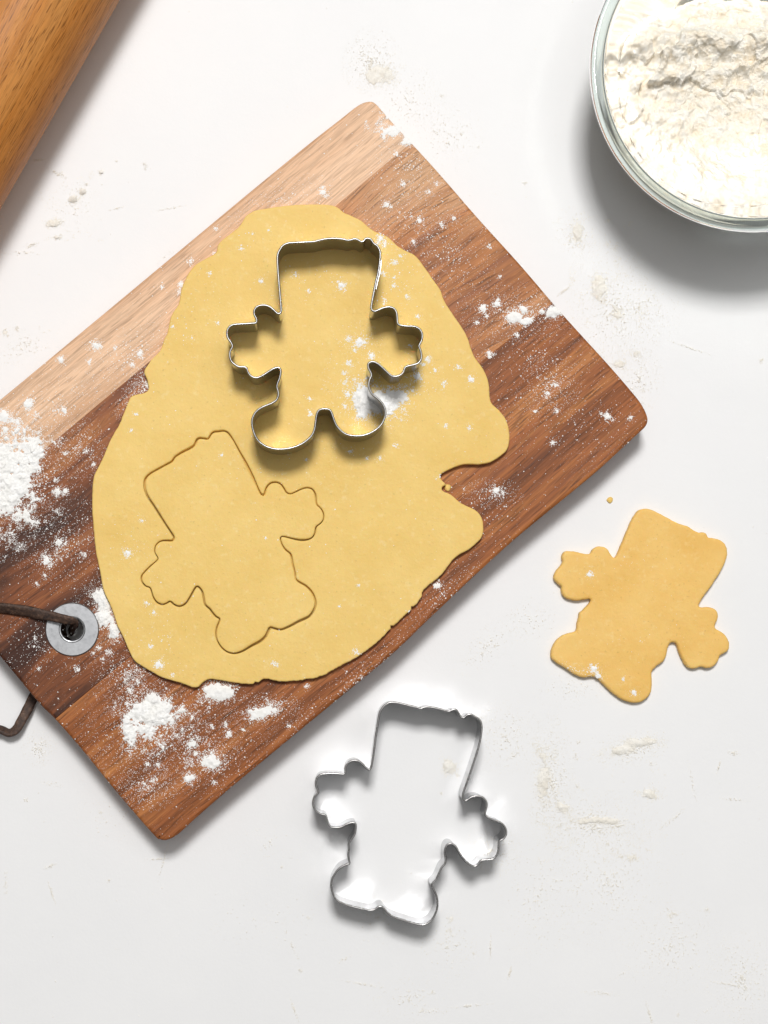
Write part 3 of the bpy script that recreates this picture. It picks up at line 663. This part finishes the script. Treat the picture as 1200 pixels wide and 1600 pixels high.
dsm = [(199.5,864.5,9),(247.5,1038,9),(235,1011,5),(430,1037,6),(222,813,4),(346,711,3),(228,942,4),(270,1055,4),(652,588,9),(562,534,11),(545,568,6),(538,584,5),(541,596,5),(543,616,7),(538,635,5),(483,623,4),
 (484,646,5),(533,445,9),(408,439,5),(462,429,4),(482,455,3),(616,411,6),(599,428,5),(637,463,5),(601,470,5),(616,446,4),(616,434,3),(670,561,6),(736,593,7),(717,573,5),(694,600,5),(733,668,4),(696,665,3),(680,579,4),
 (594,372,9),(601,382,6),(580,556,7),(545,529,6),(555,548,4),(600,488,5),(652,495,4),(625,400,4),(560,650,5),(618,696,4),(547,705,4),(594,716,4),(573,717,3),(478,718,2),(212,648,4),(205,672,3),(270,510,3),(340,505,3),
 (300,528,2),(377,388,3),(328,427,3),(420,360,2),(395,365,2),(557,1018,6),(240,957,3),(560,915,2),(530,948,2),(640,955,2),(690,745,6),(415,840,2),(640,540,3),(575,590,4),(570,535,5),(660,570,4),(645,610,4)]
B = [clump(x, y, r, .8) for x, y, r in dsm]
for cx, cy, rx, ry, n in [(560,600,60,70,420),(640,600,60,40,300),(620,430,50,70,200),(560,530,40,30,150),(590,640,60,40,260),(480,440,80,40,110),(300,480,60,90,110),(250,1000,60,60,110),(220,860,50,60,80),(450,720,140,40,80)]:
    B.append(cluster(cx, cy, rx, ry, n, .35, 1.1, 0, .7))
B.append(np.c_[RNG.uniform(140, 800, 500), RNG.uniform(320, 1070, 500), .3+.8*RNG.random(500)**3])
add_stuff('flour_dusting', np.vstack(B), 'dough', FLOUR, 'white flour specks scattered over the yellow dough')

cook_flour = np.vstack([clump(928, 1045, 9, 1.1), clump(935, 1056, 7), clump(921, 898, 7, .5), clump(990, 1082, 7, .5), clump(973, 1061, 3), cluster(900, 1048, 40, 12, 160, .3, .9, .35, .7), cluster(985, 880, 90, 70, 90, .3, .8, 0, .8), cluster(1000, 1000, 100, 80, 80, .3, .8, 0, .8)])
add_stuff('flour_dusting', cook_flour, 'figure', FLOUR, 'fine white flour on the lower foot of the loose dough figure')
tsm = [(115,310,8),(128,300,6),(135,288,4),(158,268,4),(95,370,5),(97,348,4),(8,520,7),(25,514,5),(228,258,6),(182,252,2),(905,352,5),(898,372,7),(890,378,5),(950,345,4),(935,440,8),(930,460,8),(965,492,8),(995,552,7),(965,570,7),
 (1005,610,4),(1190,563,6),(900,1184,5),(905,1160,4),(875,1262,8),(850,1260,6),(852,1215,6),(848,1180,6),(875,1290,5),(985,1342,7),(970,1338,5),(1018,1195,4),(902,1229,3),(1105,1422,6),(700,1190,7),(708,1203,8),(695,1198,5),
 (715,1212,5),(705,1435,7),(703,1455,6),(483,1435,4),(470,1517,4),(40,1250,4),(158,1270,3),(170,1376,3),(600,115,9),(575,105,6),(602,122,7),(690,150,3),(678,205,3),(720,210,3),(820,287,4),(748,230,3),(948,1320,4),(985,1160,6),
 (690,1240,3),(660,1580,5),(675,1550,4),(740,1490,3),(1165,1545,5),(1060,1585,4),(440,1355,3)]
T = [clump(x, y, r, .8) for x, y, r in tsm]
for cx, cy, rx, ry, n, rt in [(580,95,50,55,350,0),(640,160,60,60,200,.7),(700,210,60,60,160,.8),(900,360,40,40,150,0),(960,480,75,110,900,-.2),(1000,590,40,50,200,0),(1000,480,80,60,250,0),(40,540,60,25,120,-.5),(115,320,50,40,110,-.7),
 (860,1220,40,110,700,0),(930,1290,110,60,800,.1),(950,1380,120,110,700,0),(1050,1480,90,80,400,0),(1160,1530,60,80,450,0),(840,1400,70,120,350,0),(770,1330,50,40,250,0),(990,1170,60,30,250,-.3),(790,1150,60,60,300,0),
 (700,1480,60,60,200,.6),(640,1560,70,40,150,0),(590,1430,80,60,90,0),(420,1440,150,60,110,0),(170,1280,60,50,70,0),(60,1170,30,30,160,0),(420,1320,60,40,60,0),(760,1010,70,30,160,-.7),(830,970,40,40,100,0),(890,1080,60,30,100,0),(600,300,1,1,2,0)]:
    T.append(cluster(cx, cy, rx, ry, int(n*2.6), .45, 1.7, rt, .75))
for k in range(46):              # wiped streaks and finger trails
    x0, y0 = [(RNG.uniform(790, 1190), RNG.uniform(1130, 1590)), (RNG.uniform(860, 1080), RNG.uniform(330, 640)), (RNG.uniform(380, 800), RNG.uniform(1440, 1590)), (RNG.uniform(520, 780), RNG.uniform(30, 260)), (RNG.uniform(0, 260), RNG.uniform(1190, 1420)), (RNG.uniform(20, 330), RNG.uniform(230, 420))][k % 6 if k % 3 else 0]
    T.append(cluster(x0, y0, RNG.uniform(10, 42), RNG.uniform(1.5, 6), int(RNG.uniform(25, 110)), .5, 1.8, RNG.uniform(-.9, .5) if k % 4 else RNG.uniform(1.1, 2.0), .8))
T.append(np.c_[RNG.uniform(0, 1200, 700), RNG.uniform(0, 1600, 700), .35+.9*RNG.random(700)**4])
T = np.vstack(T)
cook_in = inside(cookl, T[:, :2]); pin_side = (T[:, 0]*nimg[0]+T[:, 1]*nimg[1]) < (328*nimg[1]+6)
bowl_in = np.hypot(T[:, 0]-1160, T[:, 1]-130) < 235
add_stuff('flour_dusting', T[~cook_in & ~pin_side & ~bowl_in], 'table', CREAM, 'pale flour traces scattered over the white table', .75, 1.0)
pile([(1000,1160,32,9,1.0),(975,1172,26,9,.95)], 0, .0024, 'flat flake of flour on the white table below the loose dough figure', 31, mat=CREAM, rough=.5)
pile([(935,448,12,24,1.0),(903,362,9,18,.95),(965,492,11,10,.8),(966,568,11,7,.8),(995,552,9,8,.8)], 0, .0022, 'cream flour streaks on the table between bowl and board', 32, mat=CREAM, rough=.5)
pile([(600,112,24,13,.9),(585,118,18,15,.8)], 0, .0016, 'faint cream flour smudge on the table above the board corner', 33, mat=CREAM, rough=.6)
pile([(850,1225,12,48,.92),(878,1262,15,11,1.0),(935,1282,40,8,.92),(985,1340,14,6,.9),(1010,1240,22,9,.8)], 0, .0024, 'branching flour streaks on the table right of the empty cutter', 34, mat=CREAM, rough=.55)
pile([(80,350,14,8,1.0),(114,311,9,7,1.15),(129,299,7,7,1.1),(158,269,5,4,1.0),(89,371,6,4,1.0)], 0, .0030, 'row of flour crumbs on the table beside the rolling pin', 35, mat=CREAM, rough=.5)
pile([(703,1198,12,13,1.05)], 0, .0022, 'cream flour crumbs inside the hat of the empty cutter', 36, mat=CREAM, rough=.5)

# flour rubbed on the loose figure's torn foot
def crumb(px, py, rpx, zb, label):
    x, y = P(px, py, zb); u = np.linspace(0, 2*math.pi, 14, endpoint=False); V, F = [], []
    rr = rpx*S
    for k, (rs, zz) in enumerate([(1, 0), (1.05, .35), (.8, .75), (.35, .95)]):
        for a in u:
            j = 1+.25*float(fbm(np.array([math.cos(a)*2+px]), np.array([math.sin(a)*2+py]), 2, 3)[0]); V.append((rr*rs*j*math.cos(a), rr*rs*j*math.sin(a), rr*.7*zz))
    for k in range(3):
        for i in range(14): j = (i+1) % 14; F.append((k*14+i, k*14+j, k*14+14+j, k*14+14+i))
    F.append(tuple(42+i for i in range(14))); F.append(tuple(range(14))[::-1])
    o = link('dough_crumb', mesh('dough_crumb', V, F), DOUGH); o.location = (float(x), float(y), zb); tag(o, label, 'crumb'); return o
crumb(952.5, 781, 4.6, 0, 'tiny round dough crumb on the table above the loose figure')
crumb(699, 762, 5.0, BZ, 'torn scrap of dough in the notch at the right edge of the sheet')
